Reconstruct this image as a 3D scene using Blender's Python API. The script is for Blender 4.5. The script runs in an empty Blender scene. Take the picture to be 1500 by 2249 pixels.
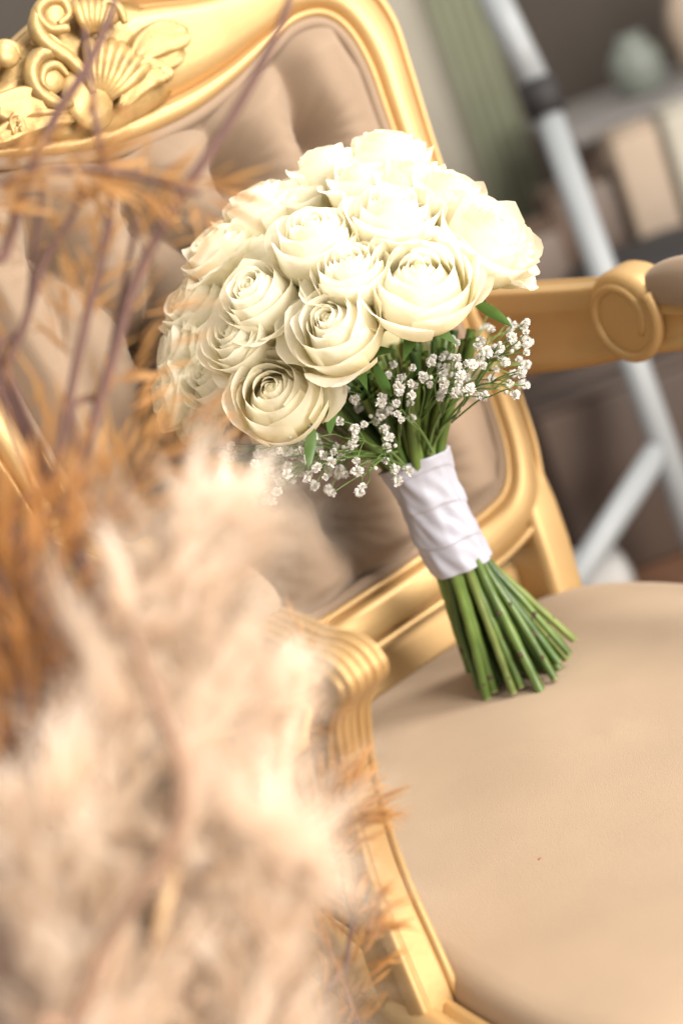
import bpy, math, random
import numpy as np
from mathutils import Vector, Matrix

# ---------------------------------------------------------------- camera, world, lights
K = 0.85           # metres per layout unit
Z0 = 0.45          # height of the seat top above the floor (m)
CAM = np.array([-0.7641, -1.2733, 0.6709])
YAW, PITCH, ROLL, FPX = math.radians(31.04), math.radians(18.05), math.radians(20.76), 3651.4

sc = bpy.context.scene
COL = sc.collection

def cam_axes():
    cy, sy, cp, sp = math.cos(YAW), math.sin(YAW), math.cos(PITCH), math.sin(PITCH)
    fwd = np.array([sy * cp, cy * cp, -sp]); right = np.array([cy, -sy, 0.0]); up = np.cross(right, fwd)
    c, s = math.cos(ROLL), math.sin(ROLL)
    return c * right - s * up, s * right + c * up, fwd
CR, CU, CF = cam_axes()

def W(p):
    return Vector((p[0] * K, p[1] * K, p[2] * K + Z0))

cd = bpy.data.cameras.new('camera')
cam = bpy.data.objects.new('camera', cd); COL.objects.link(cam)
cam.matrix_world = Matrix(((CR[0], CU[0], -CF[0], CAM[0] * K), (CR[1], CU[1], -CF[1], CAM[1] * K),
                           (CR[2], CU[2], -CF[2], CAM[2] * K + Z0), (0, 0, 0, 1)))
cd.sensor_fit = 'HORIZONTAL'; cd.sensor_width = 24.0; cd.lens = FPX / 1500 * 24
cd.clip_start = 0.02; cd.clip_end = 60
cd.dof.use_dof = True; cd.dof.focus_distance = 1.11; cd.dof.aperture_fstop = 3.1; cd.dof.aperture_blades = 0
sc.camera = cam

world = bpy.data.worlds.new('World'); sc.world = world; world.use_nodes = True
wn = world.node_tree
bg = wn.nodes['Background']; bg.inputs[0].default_value = (1.0, 0.96, 0.91, 1); bg.inputs[1].default_value = 0.78

def area(name, loc, target, size, power, col):
    l = bpy.data.lights.new(name, 'AREA'); l.shape = 'DISK'; l.size = size; l.energy = power; l.color = col
    o = bpy.data.objects.new(name, l); COL.objects.link(o); o.location = loc
    o.rotation_euler = (Vector(target) - Vector(loc)).to_track_quat('-Z', 'Y').to_euler()
    return o
area('window_light', (1.35, -1.35, 2.75), (0, -0.15, 0.6), 0.75, 72, (1.0, 0.95, 0.88))
area('fill_light', (0.55, -3.0, 1.5), (0.0, 0, 0.75), 1.6, 145, (1.0, 0.93, 0.84))  # added fill lamp, out of view, brightens the rose fronts

vs = sc.view_settings
vs.view_transform = 'Standard'; vs.look = 'None'; vs.gamma = 1; vs.exposure = 0.32
sc.cycles.use_denoising = True
sc.cycles.max_bounces = 8; sc.cycles.transparent_max_bounces = 8

# ---------------------------------------------------------------- helpers
RNG = random.Random(7)
def ray(x, y): return CF + CR * (x - 750) / FPX + CU * (1124.5 - y) / FPX
def at_depth(x, y, d): return CAM + ray(x, y) * d          # d along the optical axis, layout units
def on_z(x, y, z): d = ray(x, y); return CAM + d * ((z - CAM[2]) / d[2])
TH = math.radians(7.8)
def BK(u, s, off=0.0):                                     # chair-back plane: across, up the back, towards the sitter
    return np.array([u, s * math.sin(TH) - off * math.cos(TH), s * math.cos(TH) + off * math.sin(TH)])
def px_back(x, y, off=0.0):
    n = np.array([0, -math.cos(TH), math.sin(TH)]); d = ray(x, y)
    t = (off - n @ CAM) / (n @ d); P = CAM + t * d
    return P[0], (P[2] - off * math.sin(TH)) / math.cos(TH)
def floor_px(x, y):
    d = ray(x, y); t = (-Z0 / K - CAM[2]) / d[2]; return CAM + t * d

def catmull(pts, n=8, closed=False):
    P = [np.array(p, float) for p in pts]; out = []; m = len(P)
    for i in range(m if closed else m - 1):
        if closed: a, b, c, d = P[i - 1], P[i], P[(i + 1) % m], P[(i + 2) % m]
        else:
            b, c = P[i], P[i + 1]; a = P[i - 1] if i else 2 * b - c; d = P[i + 2] if i + 2 < m else 2 * c - b
        for k in range(n):
            t = k / n
            out.append(0.5 * (2 * b + (c - a) * t + (2 * a - 5 * b + 4 * c - d) * t * t + (3 * b - a - 3 * c + d) * t ** 3))
    if not closed: out.append(P[-1])
    return out

class MB:
    def __init__(s): s.v = []; s.f = []; s.m = []; s.c = []
    def add(s, v, f, mi=0, col=None):
        o = len(s.v); s.v += [tuple(p) for p in v]; s.f += [tuple(i + o for i in q) for q in f]
        s.m += (mi if isinstance(mi, list) else [mi] * len(f))
        s.c += (list(col) if col is not None else [0.5] * len(v)); return s
    def loft(s, rings, closed=True, loop=False, cap=True, mi=0, strip_mi=None):
        n = len(rings[0]); v = [p for r in rings for p in r]; f = []; ms = []
        R = len(rings)
        for i in range(R if loop else R - 1):
            a, b = i * n, ((i + 1) % R) * n
            for j in range(n if closed else n - 1):
                k = (j + 1) % n
                f.append((a + j, a + k, b + k, b + j)); ms.append(strip_mi[j] if strip_mi else mi)
        if cap and closed and not loop:
            f.append(tuple(range(n - 1, -1, -1))); f.append(tuple((R - 1) * n + j for j in range(n))); ms += [mi, mi]
        return s.add(v, f, ms)
    def tube(s, path, rad, n=8, mi=0, cap=True):
        P = [np.array(p, float) for p in path]
        if not hasattr(rad, '__len__'): rad = [rad] * len(P)
        t0 = P[1] - P[0]; t0 = t0 / (np.linalg.norm(t0) + 1e-12)
        ref = np.array([0, 0, 1.0]) if abs(t0[2]) < 0.9 else np.array([1.0, 0, 0])
        x = np.cross(ref, t0); x /= np.linalg.norm(x); rings = []
        for i, p in enumerate(P):
            t = P[min(i + 1, len(P) - 1)] - P[max(i - 1, 0)]; t = t / (np.linalg.norm(t) + 1e-12)
            x = x - t * (x @ t); x /= (np.linalg.norm(x) + 1e-12); y = np.cross(t, x)
            rings.append([p + rad[i] * (math.cos(2 * math.pi * k / n) * x + math.sin(2 * math.pi * k / n) * y) for k in range(n)])
        return s.loft(rings, cap=cap, mi=mi)
    def ball(s, c, r, nu=10, nv=6, ax=None, mi=0):
        ax = np.eye(3) if ax is None else np.array(ax)
        r = np.array(r if hasattr(r, '__len__') else (r, r, r)); rings = []
        for i in range(nv + 1):
            a = math.pi * (0.02 + 0.96 * i / nv)
            rings.append([np.array(c) + ax.T @ (r * np.array([math.sin(a) * math.cos(2 * math.pi * k / nu), math.sin(a) * math.sin(2 * math.pi * k / nu), -math.cos(a)])) for k in range(nu)])
        return s.loft(rings, mi=mi)
    def box(s, c, h, mi=0, ax=None):
        ax = np.eye(3) if ax is None else np.array(ax); v = []
        for i in (-1, 1):
            for j in (-1, 1):
                for k in (-1, 1): v.append(np.array(c) + ax.T @ (np.array(h) * (i, j, k)))
        return s.add(v, [(0, 1, 3, 2), (4, 6, 7, 5), (0, 4, 5, 1), (2, 3, 7, 6), (0, 2, 6, 4), (1, 5, 7, 3)], mi)
    def mesh(s, name, base=(0, 0, 0), raw=False, smooth=True):
        me = bpy.data.meshes.new(name)
        vv = [tuple(p) for p in s.v] if raw else [(p[0] * K - base[0], p[1] * K - base[1], p[2] * K + Z0 - base[2]) for p in s.v]
        me.from_pydata(vv, [], s.f)
        me.polygons.foreach_set('material_index', s.m)
        me.polygons.foreach_set('use_smooth', [smooth] * len(s.f))
        at = me.attributes.new('grad', 'FLOAT', 'POINT'); at.data.foreach_set('value', s.c)
        me.update(); return me
    def build(s, name, mats, parent=None, smooth=True, base=None, sharp=None, bevel=None):
        root = parent
        while root is not None and root.parent is not None: root = root.parent
        if base is None: base = tuple(root.location) if root is not None else (0, 0, 0)
        me = s.mesh(name, base, smooth=smooth)
        for m in (mats if isinstance(mats, (list, tuple)) else [mats]): me.materials.append(m)
        o = bpy.data.objects.new(name, me); COL.objects.link(o)
        if parent is not None: o.parent = parent
        else: o.location = base
        if sharp:
            me.set_sharp_from_angle(angle=math.radians(sharp))
        if bevel:
            b = o.modifiers.new('edge', 'BEVEL'); b.width = bevel; b.segments = 2; b.limit_method = 'ANGLE'
        return o

def tag(o, label=None, cat=None, group=None, kind=None):
    if label: o['label'] = label
    if cat: o['category'] = cat
    if group: o['group'] = group
    if kind: o['kind'] = kind
    return o
def thing(name, base, label, cat, group=None):
    o = bpy.data.objects.new(name, None); COL.objects.link(o); o.location = base; o.empty_display_size = 0.05
    return tag(o, label, cat, group)
def sm(a, b, x): t = max(0.0, min(1.0, (x - a) / (b - a))); return t * t * (3 - 2 * t)

# ---------------------------------------------------------------- materials
def mat(name, col, rough=0.6, metal=0.0, var=0.0, vscale=20, bump=0.0, bscale=200, sheen=0.0, col2=None, coat=0.0, spec=0.5, stretch=None):
    m = bpy.data.materials.new(name); m.use_nodes = True; nt = m.node_tree; N = nt.nodes; L = nt.links
    p = N['Principled BSDF']; p.inputs['Roughness'].default_value = rough; p.inputs['Metallic'].default_value = metal
    p.inputs['Base Color'].default_value = (*col, 1); p.inputs['Specular IOR Level'].default_value = spec
    p.inputs['Sheen Weight'].default_value = sheen; p.inputs['Coat Weight'].default_value = coat
    if sheen: p.inputs['Sheen Roughness'].default_value = 0.4; p.inputs['Sheen Tint'].default_value = (1, .9, .78, 1)
    tc = N.new('ShaderNodeTexCoord'); src = tc.outputs['Object']
    if stretch:
        mp = N.new('ShaderNodeMapping'); mp.inputs['Scale'].default_value = stretch; L.new(src, mp.inputs[0]); src = mp.outputs[0]
    if var or col2:
        n = N.new('ShaderNodeTexNoise'); n.inputs['Scale'].default_value = vscale; n.inputs['Detail'].default_value = 5; L.new(src, n.inputs['Vector'])
        r = N.new('ShaderNodeValToRGB'); r.color_ramp.elements[0].position = 0.3; r.color_ramp.elements[1].position = 0.7
        a = tuple(c * (1 - var) for c in col); b = col2 if col2 else tuple(min(1, c * (1 + var)) for c in col)
        r.color_ramp.elements[0].color = (*a, 1); r.color_ramp.elements[1].color = (*b, 1)
        L.new(n.outputs['Fac'], r.inputs[0]); L.new(r.outputs[0], p.inputs['Base Color'])
        q = N.new('ShaderNodeMapRange'); q.inputs['To Min'].default_value = rough * 0.85; q.inputs['To Max'].default_value = min(1, rough * 1.15)
        L.new(n.outputs['Fac'], q.inputs[0]); L.new(q.outputs[0], p.inputs['Roughness'])
    if bump:
        n2 = N.new('ShaderNodeTexNoise'); n2.inputs['Scale'].default_value = bscale; n2.inputs['Detail'].default_value = 4; L.new(src, n2.inputs['Vector'])
        b = N.new('ShaderNodeBump'); b.inputs['Strength'].default_value = bump; b.inputs['Distance'].default_value = 0.002
        L.new(n2.outputs['Fac'], b.inputs['Height']); L.new(b.outputs[0], p.inputs['Normal'])
    return m

def leaf_mat(name, c_base, c_tip, trans=0.35, rough=0.5, var=0.12, sss=0.0, bump=0.0):
    """thin plant tissue: colour runs from base to tip of the organ, some light passes through"""
    m = bpy.data.materials.new(name); m.use_nodes = True; nt = m.node_tree; N = nt.nodes; L = nt.links
    p = N['Principled BSDF']; p.inputs['Roughness'].default_value = rough; p.inputs['Specular IOR Level'].default_value = 0.3
    g = N.new('ShaderNodeAttribute'); g.attribute_name = 'grad'
    r = N.new('ShaderNodeValToRGB'); r.color_ramp.elements[0].color = (*c_base, 1); r.color_ramp.elements[1].color = (*c_tip, 1)
    r.color_ramp.elements[0].position = 0.15; r.color_ramp.elements[1].position = 0.75
    L.new(g.outputs['Fac'], r.inputs[0])
    oi = N.new('ShaderNodeObjectInfo'); hv = N.new('ShaderNodeHueSaturation')
    mr = N.new('ShaderNodeMapRange'); mr.inputs['To Min'].default_value = 1 - var; mr.inputs['To Max'].default_value = 1 + var * 0.5
    tc = N.new('ShaderNodeTexCoord'); nz = N.new('ShaderNodeTexNoise'); nz.inputs['Scale'].default_value = 18; nz.inputs['Detail'].default_value = 4
    L.new(tc.outputs['Object'], nz.inputs['Vector'])
    ad = N.new('ShaderNodeMath'); ad.operation = 'MULTIPLY_ADD'; ad.inputs[1].default_value = 0.5; L.new(oi.outputs['Random'], ad.inputs[0])
    hf = N.new('ShaderNodeMath'); hf.operation = 'MULTIPLY'; hf.inputs[1].default_value = 0.5; L.new(nz.outputs['Fac'], hf.inputs[0]); L.new(hf.outputs[0], ad.inputs[2])
    L.new(ad.outputs[0], mr.inputs[0]); L.new(mr.outputs[0], hv.inputs['Value']); L.new(r.outputs[0], hv.inputs['Color'])
    L.new(hv.outputs[0], p.inputs['Base Color'])
    if bump:
        b = N.new('ShaderNodeBump'); b.inputs['Strength'].default_value = bump; b.inputs['Distance'].default_value = 0.003
        L.new(nz.outputs['Fac'], b.inputs['Height']); L.new(b.outputs[0], p.inputs['Normal'])
    t = N.new('ShaderNodeBsdfTranslucent'); L.new(hv.outputs[0], t.inputs[0])
    mx = N.new('ShaderNodeMixShader'); mx.inputs[0].default_value = trans
    L.new(p.outputs[0], mx.inputs[1]); L.new(t.outputs[0], mx.inputs[2]); L.new(mx.outputs[0], N['Material Output'].inputs[0])
    return m

M = {}
M['gold'] = mat('gold_paint', (0.47, 0.303, 0.130), 0.48, 0.45, 0.08, 14, 0.08, 260)
M['carving'] = mat('antique_gold_carving', (0.40, 0.265, 0.105), 0.46, 0.45, 0.30, 60, 0.15, 300)
M['patina'] = mat('dark_gold_patina', (0.26, 0.125, 0.032), 0.5, 0.4, 0.15, 40)
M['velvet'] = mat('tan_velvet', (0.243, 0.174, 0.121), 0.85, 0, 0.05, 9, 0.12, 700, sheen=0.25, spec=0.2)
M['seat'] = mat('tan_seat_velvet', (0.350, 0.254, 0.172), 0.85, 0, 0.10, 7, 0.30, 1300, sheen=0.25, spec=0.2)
M['petal'] = leaf_mat('cream_petal', (0.95, 0.88, 0.50), (0.965, 0.92, 0.775), 0.56, 0.5, 0.04, bump=0.08)
M['petal_edge'] = M['petal']
M['gyp'] = leaf_mat('white_blossom', (0.62, 0.62, 0.50), (0.80, 0.79, 0.77), 0.3, 0.6, 0.08)
M['stem'] = mat('green_stem', (0.045, 0.095, 0.017), 0.36, 0, 0.35, 45, 0.25, 120, col2=(0.135, 0.205, 0.04), stretch=(1, 1, .35))
M['stem_dark'] = mat('dark_green_stem', (0.025, 0.065, 0.012), 0.4, 0, 0.35, 45, 0.25, 120, col2=(0.07, 0.13, 0.028), stretch=(1, 1, .35))
M['stem_olive'] = mat('olive_stem', (0.085, 0.12, 0.02), 0.42, 0, 0.35, 45, 0.25, 120, col2=(0.17, 0.21, 0.045), stretch=(1, 1, .35))
M['scar'] = mat('brown_thorn_scar', (0.055, 0.03, 0.016), 0.8, 0, 0.3, 120)
M['cut'] = mat('cut_stem_end', (0.15, 0.155, 0.055), 0.7, 0, 0.3, 200)
M['twig'] = mat('green_twig', (0.12, 0.20, 0.05), 0.5, 0, 0.2, 60)
M['leaf'] = leaf_mat('rose_leaf', (0.10, 0.19, 0.045), (0.085, 0.17, 0.04), 0.3, 0.4, 0.2)
M['satin'] = mat('white_satin', (0.37, 0.375, 0.435), 0.38, 0, 0.03, 12, 0.10, 60, sheen=0.15)
M['brown_twig'] = mat('purple_brown_twig', (0.12, 0.06, 0.048), 0.7, 0, 0.2, 50)
M['amber'] = leaf_mat('amber_dried_leaf', (0.42, 0.205, 0.068), (0.56, 0.31, 0.115), 0.4, 0.6, 0.35)
M['rust'] = leaf_mat('rust_dried_leaf', (0.37, 0.165, 0.05), (0.52, 0.26, 0.09), 0.4, 0.6, 0.35)
M['tan_twig'] = mat('tan_brown_twig', (0.26, 0.155, 0.10), 0.75, 0, 0.2, 50)
M['umber'] = leaf_mat('umber_dried_leaf', (0.30, 0.13, 0.035), (0.48, 0.24, 0.07), 0.35, 0.6, 0.4)
M['pampas'] = leaf_mat('cream_pampas', (0.93, 0.79, 0.65), (0.955, 0.86, 0.75), 0.5, 0.8, 0.08)
M['straw'] = mat('straw_stalk', (0.60, 0.42, 0.24), 0.7, 0, 0.15, 40)
M['floor'] = mat('brown_floor', (0.13, 0.065, 0.038), 0.35, 0, 0.3, 3, 0.05, 60)
M['white_metal'] = mat('white_painted_metal', (0.26, 0.275, 0.285), 0.4, 0, 0.05, 8)
M['black'] = mat('black_fabric', (0.015, 0.013, 0.013), 0.7, 0, 0.2, 20)
M['dark_wood'] = mat('dark_wood', (0.085, 0.05, 0.032), 0.45, 0, 0.4, 4, 0.1, 40, stretch=(1, 1, 6))
M['wall'] = mat('grey_wall', (0.13, 0.11, 0.092), 0.8, 0, 0.3, 1.2)
M['beige'] = mat('beige_curtain', (0.46, 0.43, 0.36), 0.8, 0, 0.1, 3)
M['sage'] = mat('sage_curtain', (0.27, 0.285, 0.20), 0.8, 0, 0.15, 3)
M['grey_cloth'] = mat('grey_cloth', (0.40, 0.39, 0.38), 0.8, 0, 0.1, 5)
M['umber_box'] = mat('umber_card', (0.055, 0.034, 0.024), 0.7, 0, 0.25, 5)
M['runner'] = mat('grey_runner', (0.20, 0.185, 0.175), 0.8, 0, 0.2, 5)
M['red'] = mat('rust_red_box', (0.10, 0.042, 0.026), 0.6, 0, 0.2, 5)
M['green_glass'] = mat('green_glaze', (0.17, 0.19, 0.165), 0.4, 0, 0.2, 5)
M['tan_box'] = mat('tan_card', (0.36, 0.28, 0.21), 0.7, 0, 0.15, 5)
M['crumb'] = mat('brown_crumb', (0.28, 0.10, 0.04), 0.8)

# ---------------------------------------------------------------- floor and far room
FZ = -Z0 / K
def rect_floor():
    b = MB(); c = CAM + CF * 3
    n = 14; v = []; f = []
    for i in range(n + 1):
        for j in range(n + 1): v.append((-6 + 14 * i / n, -4 + 14 * j / n, FZ))
    for i in range(n):
        for j in range(n): f.append((i * (n + 1) + j, (i + 1) * (n + 1) + j, (i + 1) * (n + 1) + j + 1, i * (n + 1) + j + 1))
    return tag(b.add(v, f).build('floor', M['floor']), kind='structure')
rect_floor()
LAT = np.array([math.cos(YAW), -math.sin(YAW), 0.0]); DEP = np.array([math.sin(YAW), math.cos(YAW), 0.0]); UPZ = np.array([0, 0, 1.0])
AXC = np.array([LAT, DEP, UPZ])
FARC = CAM + DEP * 6.2
wb = MB(); wb.box(np.array([FARC[0], FARC[1], FZ + 1.5]), (4.5, 0.05, 1.5), ax=AXC)
tag(wb.build('back_wall', M['wall']), kind='structure')

# ---------------------------------------------------------------- armchair
CH = (0.0, -0.22, 0.0)
chair = thing('armchair', CH, 'gold carved armchair with button-tufted tan velvet back and padded seat', 'armchair')

INN = [(0, .572), (.05, .575), (.1, .586), (.15, .602), (.19, .613), (.222, .609), (.24, .588), (.246, .55), (.242, .5), (.236, .4), (.228, .3), (.22, .2), (.212, .15), (.195, .12), (.165, .109), (.1, .106), (0, .105)]
OUT = [(0, .712), (.05, .703), (.1, .687), (.15, .677), (.2, .674), (.25, .662), (.285, .634), (.302, .59), (.298, .54), (.287, .45), (.277, .35), (.268, .25), (.262, .19), (.252, .125), (.226, .070), (.17, .050), (.1, .046), (0, .044)]
OUT = OUT[:8] + OUT[8:]
def full(l): return l + [(-x, y) for x, y in l[-2:0:-1]]
INN17 = INN[:9] + [(.239, .45)] + INN[9:]
inn = catmull(full(INN17), 9, True); out = catmull(full(OUT), 9, True)
PROF = [(0, -.02), (0, .008), (.03, .014), (.09, .016), (.13, .013), (.15, .007), (.17, .007), (.19, .013), (.23, .0175), (.32, .0198), (.50, .0208), (.66, .0198), (.735, .0175), (.768, .013), (.785, .008), (.805, .008), (.83, .014), (.88, .018), (.95, .016), (1, .007), (1, -.028)]
rings = []
for a, b in zip(inn, out):
    wdt = np.linalg.norm(b - a); k = min(1.25, 0.75 + wdt * 5)
    rings.append([BK(*(a + (b - a) * t), off * k if off > 0 else off) for t, off in PROF])
smi = [0] * len(PROF)
for j in (5, 13): smi[j] = 1
bf = MB(); bf.loft(rings, closed=True, loop=True, strip_mi=smi)
back_frame = bf.build('back_frame', [M['gold'], M['patina']], chair)

# tufted upholstery of the back
A_, B_, S1 = .1017, .1106, .5097
innR = [p for p in catmull(INN17, 9)]
def T_top(u):
    best = .6
    for p, q in zip(innR[:-1], innR[1:]):
        if p[0] <= abs(u) <= q[0] and p[1] > .5: return p[1] + (q[1] - p[1]) * (abs(u) - p[0]) / max(1e-9, q[0] - p[0])
    return .55
def W_half(s):
    c = [(.10, .17), (.115, .19), (.15, .212), (.2, .22), (.3, .228), (.4, .236), (.5, .242), (.55, .246), (.6, .235), (.62, .21)]
    for p, q in zip(c[:-1], c[1:]):
        if p[0] <= s <= q[0]: return p[1] + (q[1] - p[1]) * (s - p[0]) / (q[0] - p[0])
    return .17 if s < .1 else .2
buttons = [(c * A_, S1 - r * B_) for r in range(4) for c in ((-1.5, -.5, .5, 1.5) if r % 2 == 0 else (-1, 0, 1))]
bt = np.array(buttons)
def tuft(u, s):
    sc_ = min(max(s, S1 - 3 * B_), S1)
    al = u / A_ + (sc_ - S1) / (2 * B_); be = u / A_ - (sc_ - S1) / (2 * B_)
    ca, cb = abs(math.cos(math.pi * al)), abs(math.cos(math.pi * be))
    side = sm(1.55, 2.0, abs(u) / A_)
    ca, cb = math.sqrt(ca * ca + .004), math.sqrt(cb * cb + .004)
    pil = (ca * cb) ** 0.42
    pil = pil * (1 - side) + 0.8 * side
    below = sm(S1 + .02, S1 + .085, s)
    db = np.sqrt(((bt - (u, s)) ** 2).sum(1)).min()
    h = .002 + .045 * pil - .010 * math.exp(-(db / .012) ** 2) - .025 * math.exp(-(db / .026) ** 2)
    # pleats fanning from the buttons
    i = ((bt - (u, s)) ** 2).sum(1).argmin(); dx, dy = u - bt[i][0], s - bt[i][1]
    if db > .004: h += .0011 * math.sin(16 * math.atan2(dy, dx)) * math.exp(-((db - .03) / .02) ** 2) * .6
    d = min(W_half(s) - abs(u), T_top(u) - s, s - .106)
    e = sm(-.008, .034, d)
    return (h + .004 * math.sin(9 * u + 3) * .5) * e - .003 * (1 - e)
NU, NS = 196, 200
ub = MB(); v = []; idx = {}; f = []; keep = np.zeros((NU + 1, NS + 1), bool)
us = np.linspace(-.262, .262, NU + 1); ss = np.linspace(.088, .636, NS + 1)
for i, u in enumerate(us):
    for j, s in enumerate(ss):
        keep[i, j] = min(W_half(s) + .014 - abs(u), T_top(u) + .014 - s, s - .090) > 0
for i in range(NU):
    for j in range(NS):
        if keep[i, j] and keep[i + 1, j] and keep[i, j + 1] and keep[i + 1, j + 1]:
            q = []
            for a, b in ((i, j), (i, j + 1), (i + 1, j + 1), (i + 1, j)):
                if (a, b) not in idx: idx[(a, b)] = len(v); v.append(BK(us[a], ss[b], tuft(us[a], ss[b])))
                q.append(idx[(a, b)])
            f.append(tuple(q[::-1]))
ub.add(v, f)
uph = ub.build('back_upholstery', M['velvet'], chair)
# piping along the inner edge of the frame
pp = MB()
n = len(inn); path = [BK(*(inn[i % n] * np.array([.985, 1]) + np.array([0, -.004 if inn[i % n][1] > .3 else .004])), .009) for i in range(n + 1)]
pp.tube(path, .0065, 6, cap=False)
pp.build('piping', M['velvet'], uph)
for (u, s) in buttons:
    b = MB(); b.ball(BK(u, s, tuft(u, s) + .002), (.0085, .0085, .005), 10, 6, ax=[(1, 0, 0), (0, math.sin(TH), math.cos(TH)), (0, -math.cos(TH), math.sin(TH))])
    b.build('button', M['velvet'], uph)
# back cover behind the upholstery
bc = MB(); v = [BK(0, .34, -.025)] + [BK(*(p + (q - p) * .3), -.024) for p, q in zip(inn, out)]
bc.add(v, [(0, 1 + i, 1 + (i + 1) % n) for i in range(n)]); bc.build('back_cover', M['velvet'], chair)

# stile feet, legs, rails
def rrect(cx, cy, hx, hy, z, r=.3, n=4, f=None):
    pts = []
    rr = min(hx, hy) * r
    for sx, sy, a0 in ((1, 1, 0), (-1, 1, 90), (-1, -1, 180), (1, -1, 270)):
        for k in range(n + 1):
            a = math.radians(a0 + 90 * k / n)
            pts.append(np.array([cx + sx * (hx - rr) + rr * math.cos(a), cy + sy * (hy - rr) + rr * math.sin(a), z]))
    return pts
for sd in (-1, 1):
    b = MB(); rg = []
    for s, ui, uo, fr, bk in ((.16, .222, .256, .008, .03), (.12, .214, .2505, .014, .032), (.08, .203, .2455, .022, .034), (.04, .196, .239, .026, .034), (0, .19, .232, .026, .034), (-.06, .185, .224, .024, .034), (-.13, .186, .224, .022, .03)):
        cx = sd * (ui + uo) / 2; y = s * math.sin(TH)
        rg.append(rrect(cx, y + (bk - fr) / 2, (uo - ui) / 2, (bk + fr) / 2, s * math.cos(TH), .5))
    b.loft(rg); b.build('stile_foot', M['gold'], chair, sharp=50)
    b = MB(); rg = []
    for z, y, h in ((-.10, 0, .022), (-.25, .02, .019), (-.4, .05, .017), (FZ, .085, .018)): rg.append(rrect(sd * .205, y, h, h, z, .5))
    b.loft(rg); b.build('leg', M['gold'], chair)
    b = MB(); rg = []
    for z, o, h in ((-.06, 0, .034), (-.12, .012, .036), (-.18, .016, .030), (-.28, .004, .021), (-.40, -.008, .015), (-.48, -.004, .013), (-.505, .004, .02), (FZ, .006, .018)):
        rg.append(rrect(sd * (.285 + o), -.555 - o, h, h, z, .7))
    b.loft(rg); b.build('leg', M['gold'], chair)

SEAT = [(0, .035), (.10, .03), (.18, .012), (.228, -.025), (.252, -.09), (.264, -.18), (.276, -.30), (.290, -.42), (.292, -.52), (.268, -.588), (.20, -.614), (.1, -.635), (0, -.64)]
so = catmull(full(SEAT), 6, True); so = [np.array([p[0], p[1]]) for p in so]
SC = np.array([0, -.29])
def seat_ring(scale, z, grow=0.0, fade=False):
    out_ = []; g0 = grow
    for p in so:
        if fade: grow = g0 * (.12 + .88 * sm(-.16, -.36, p[1])) if g0 > 0 else g0
        d = p - SC; L = np.linalg.norm(d); q = SC + d * scale * (1 + grow / L); out_.append(np.array([q[0], q[1], z]))
    return out_
cu = MB(); rg = []
for k in range(1, 27):
    rho = k / 26 * .94
    r_ = []
    for p in seat_ring(rho, 0):
        w_ = .0022 * math.sin(31 * p[0] + 9 * p[1] + 2 * math.sin(11 * p[1])) * math.sin(14 * p[1] + 5) * (1 - rho) ** .3
        r_.append(p + np.array([0, 0, .014 * (1 - rho ** 2.2) - .006 + w_]))
    rg.append(r_)
for t in (15, 30, 45, 60, 75, 90): 
    a = math.radians(t); rg.append(seat_ring(.94 + .06 * math.sin(a), -.006 - .012 - .028 * (1 - math.cos(a)) + .012))
rg.append(seat_ring(1.0, -.075))
cu.loft(rg, cap=False); nn = len(so)
c0 = len(cu.v); cu.v.append((SC[0], SC[1], .008)); cu.c.append(.5)
for j in range(nn): cu.f.append((c0, (j + 1) % nn, j)); cu.m.append(0)
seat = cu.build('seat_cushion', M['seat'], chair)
rl = MB(); rg = []
for g, z in ((-.006, -.050), (-.002, -.028), (.004, -.021), (.010, -.021), (.013, -.026), (.015, -.026), (.018, -.019), (.028, -.016), (.038, -.021), (.044, -.034), (.043, -.042), (.046, -.050), (.046, -.10), (.050, -.108), (.046, -.122), (-.012, -.122)): rg.append(seat_ring(1, z, g, True))
rl.loft(rg + [rg[0]], cap=False); rl.build('seat_rail', M['gold'], chair)
rr_ = MB(); rg = []
for x in (-.2, -.1, 0, .1, .2): rg.append([np.array([x, .026, -.10]), np.array([x, .028, .018]), np.array([x, .034, .026]), np.array([x, .045, .026]), np.array([x, .05, -.10])])
rr_.loft(rg); rr_.build('rear_seat_rail', M['gold'], chair, sharp=40)

# arms: one continuous piece of wood from the stile, over the reeded hand rest, down the curved post
AO = [(.02, .304), (-.05, .301), (-.11, .299), (-.15, .298), (-.19, .287), (-.25, .279), (-.31, .278), (-.36, .276), (-.395, .272), (-.42, .272), (-.436, .267), (-.444, .256), (-.441, .246), (-.431, .238), (-.418, .228), (-.406, .215), (-.393, .190), (-.381, .16), (-.373, .125), (-.369, .09), (-.371, .055), (-.379, .018), (-.388, -.02), (-.392, -.075)]
AI = [(.02, .216), (-.05, .218), (-.11, .222), (-.15, .227), (-.19, .231), (-.25, .235), (-.31, .239), (-.345, .241), (-.365, .240), (-.378, .237), (-.385, .233), (-.388, .229), (-.386, .224), (-.381, .218), (-.374, .210), (-.366, .198), (-.355, .175), (-.344, .147), (-.335, .115), (-.330, .085), (-.328, .055), (-.330, .02), (-.334, -.02), (-.336, -.075)]
AX = [.262, .268, .273, .276, .278, .280, .283, .286, .288, .288, .288, .288, .288, .288, .288, .288, .287, .287, .287, .288, .290, .293, .297, .30]
AW = [.017, .017, .017, .017, .0170, .0170, .0172, .0175, .018, .018, .018, .018, .018, .018, .0175, .017, .0165, .016, .016, .0165, .0175, .0185, .019, .019]
FL = [0, 0, 0, 0, 0, 0, .3, 1, 1, 1, 1, 1, 1, 1, 1, 1, .7, 0, 0, 0, 0, 0, 0, 0]
ao, ai = catmull(AO, 5), catmull(AI, 5)
ext = catmull([(a, b, c) for a, b, c in zip(AX, AW, FL)], 5)
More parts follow.
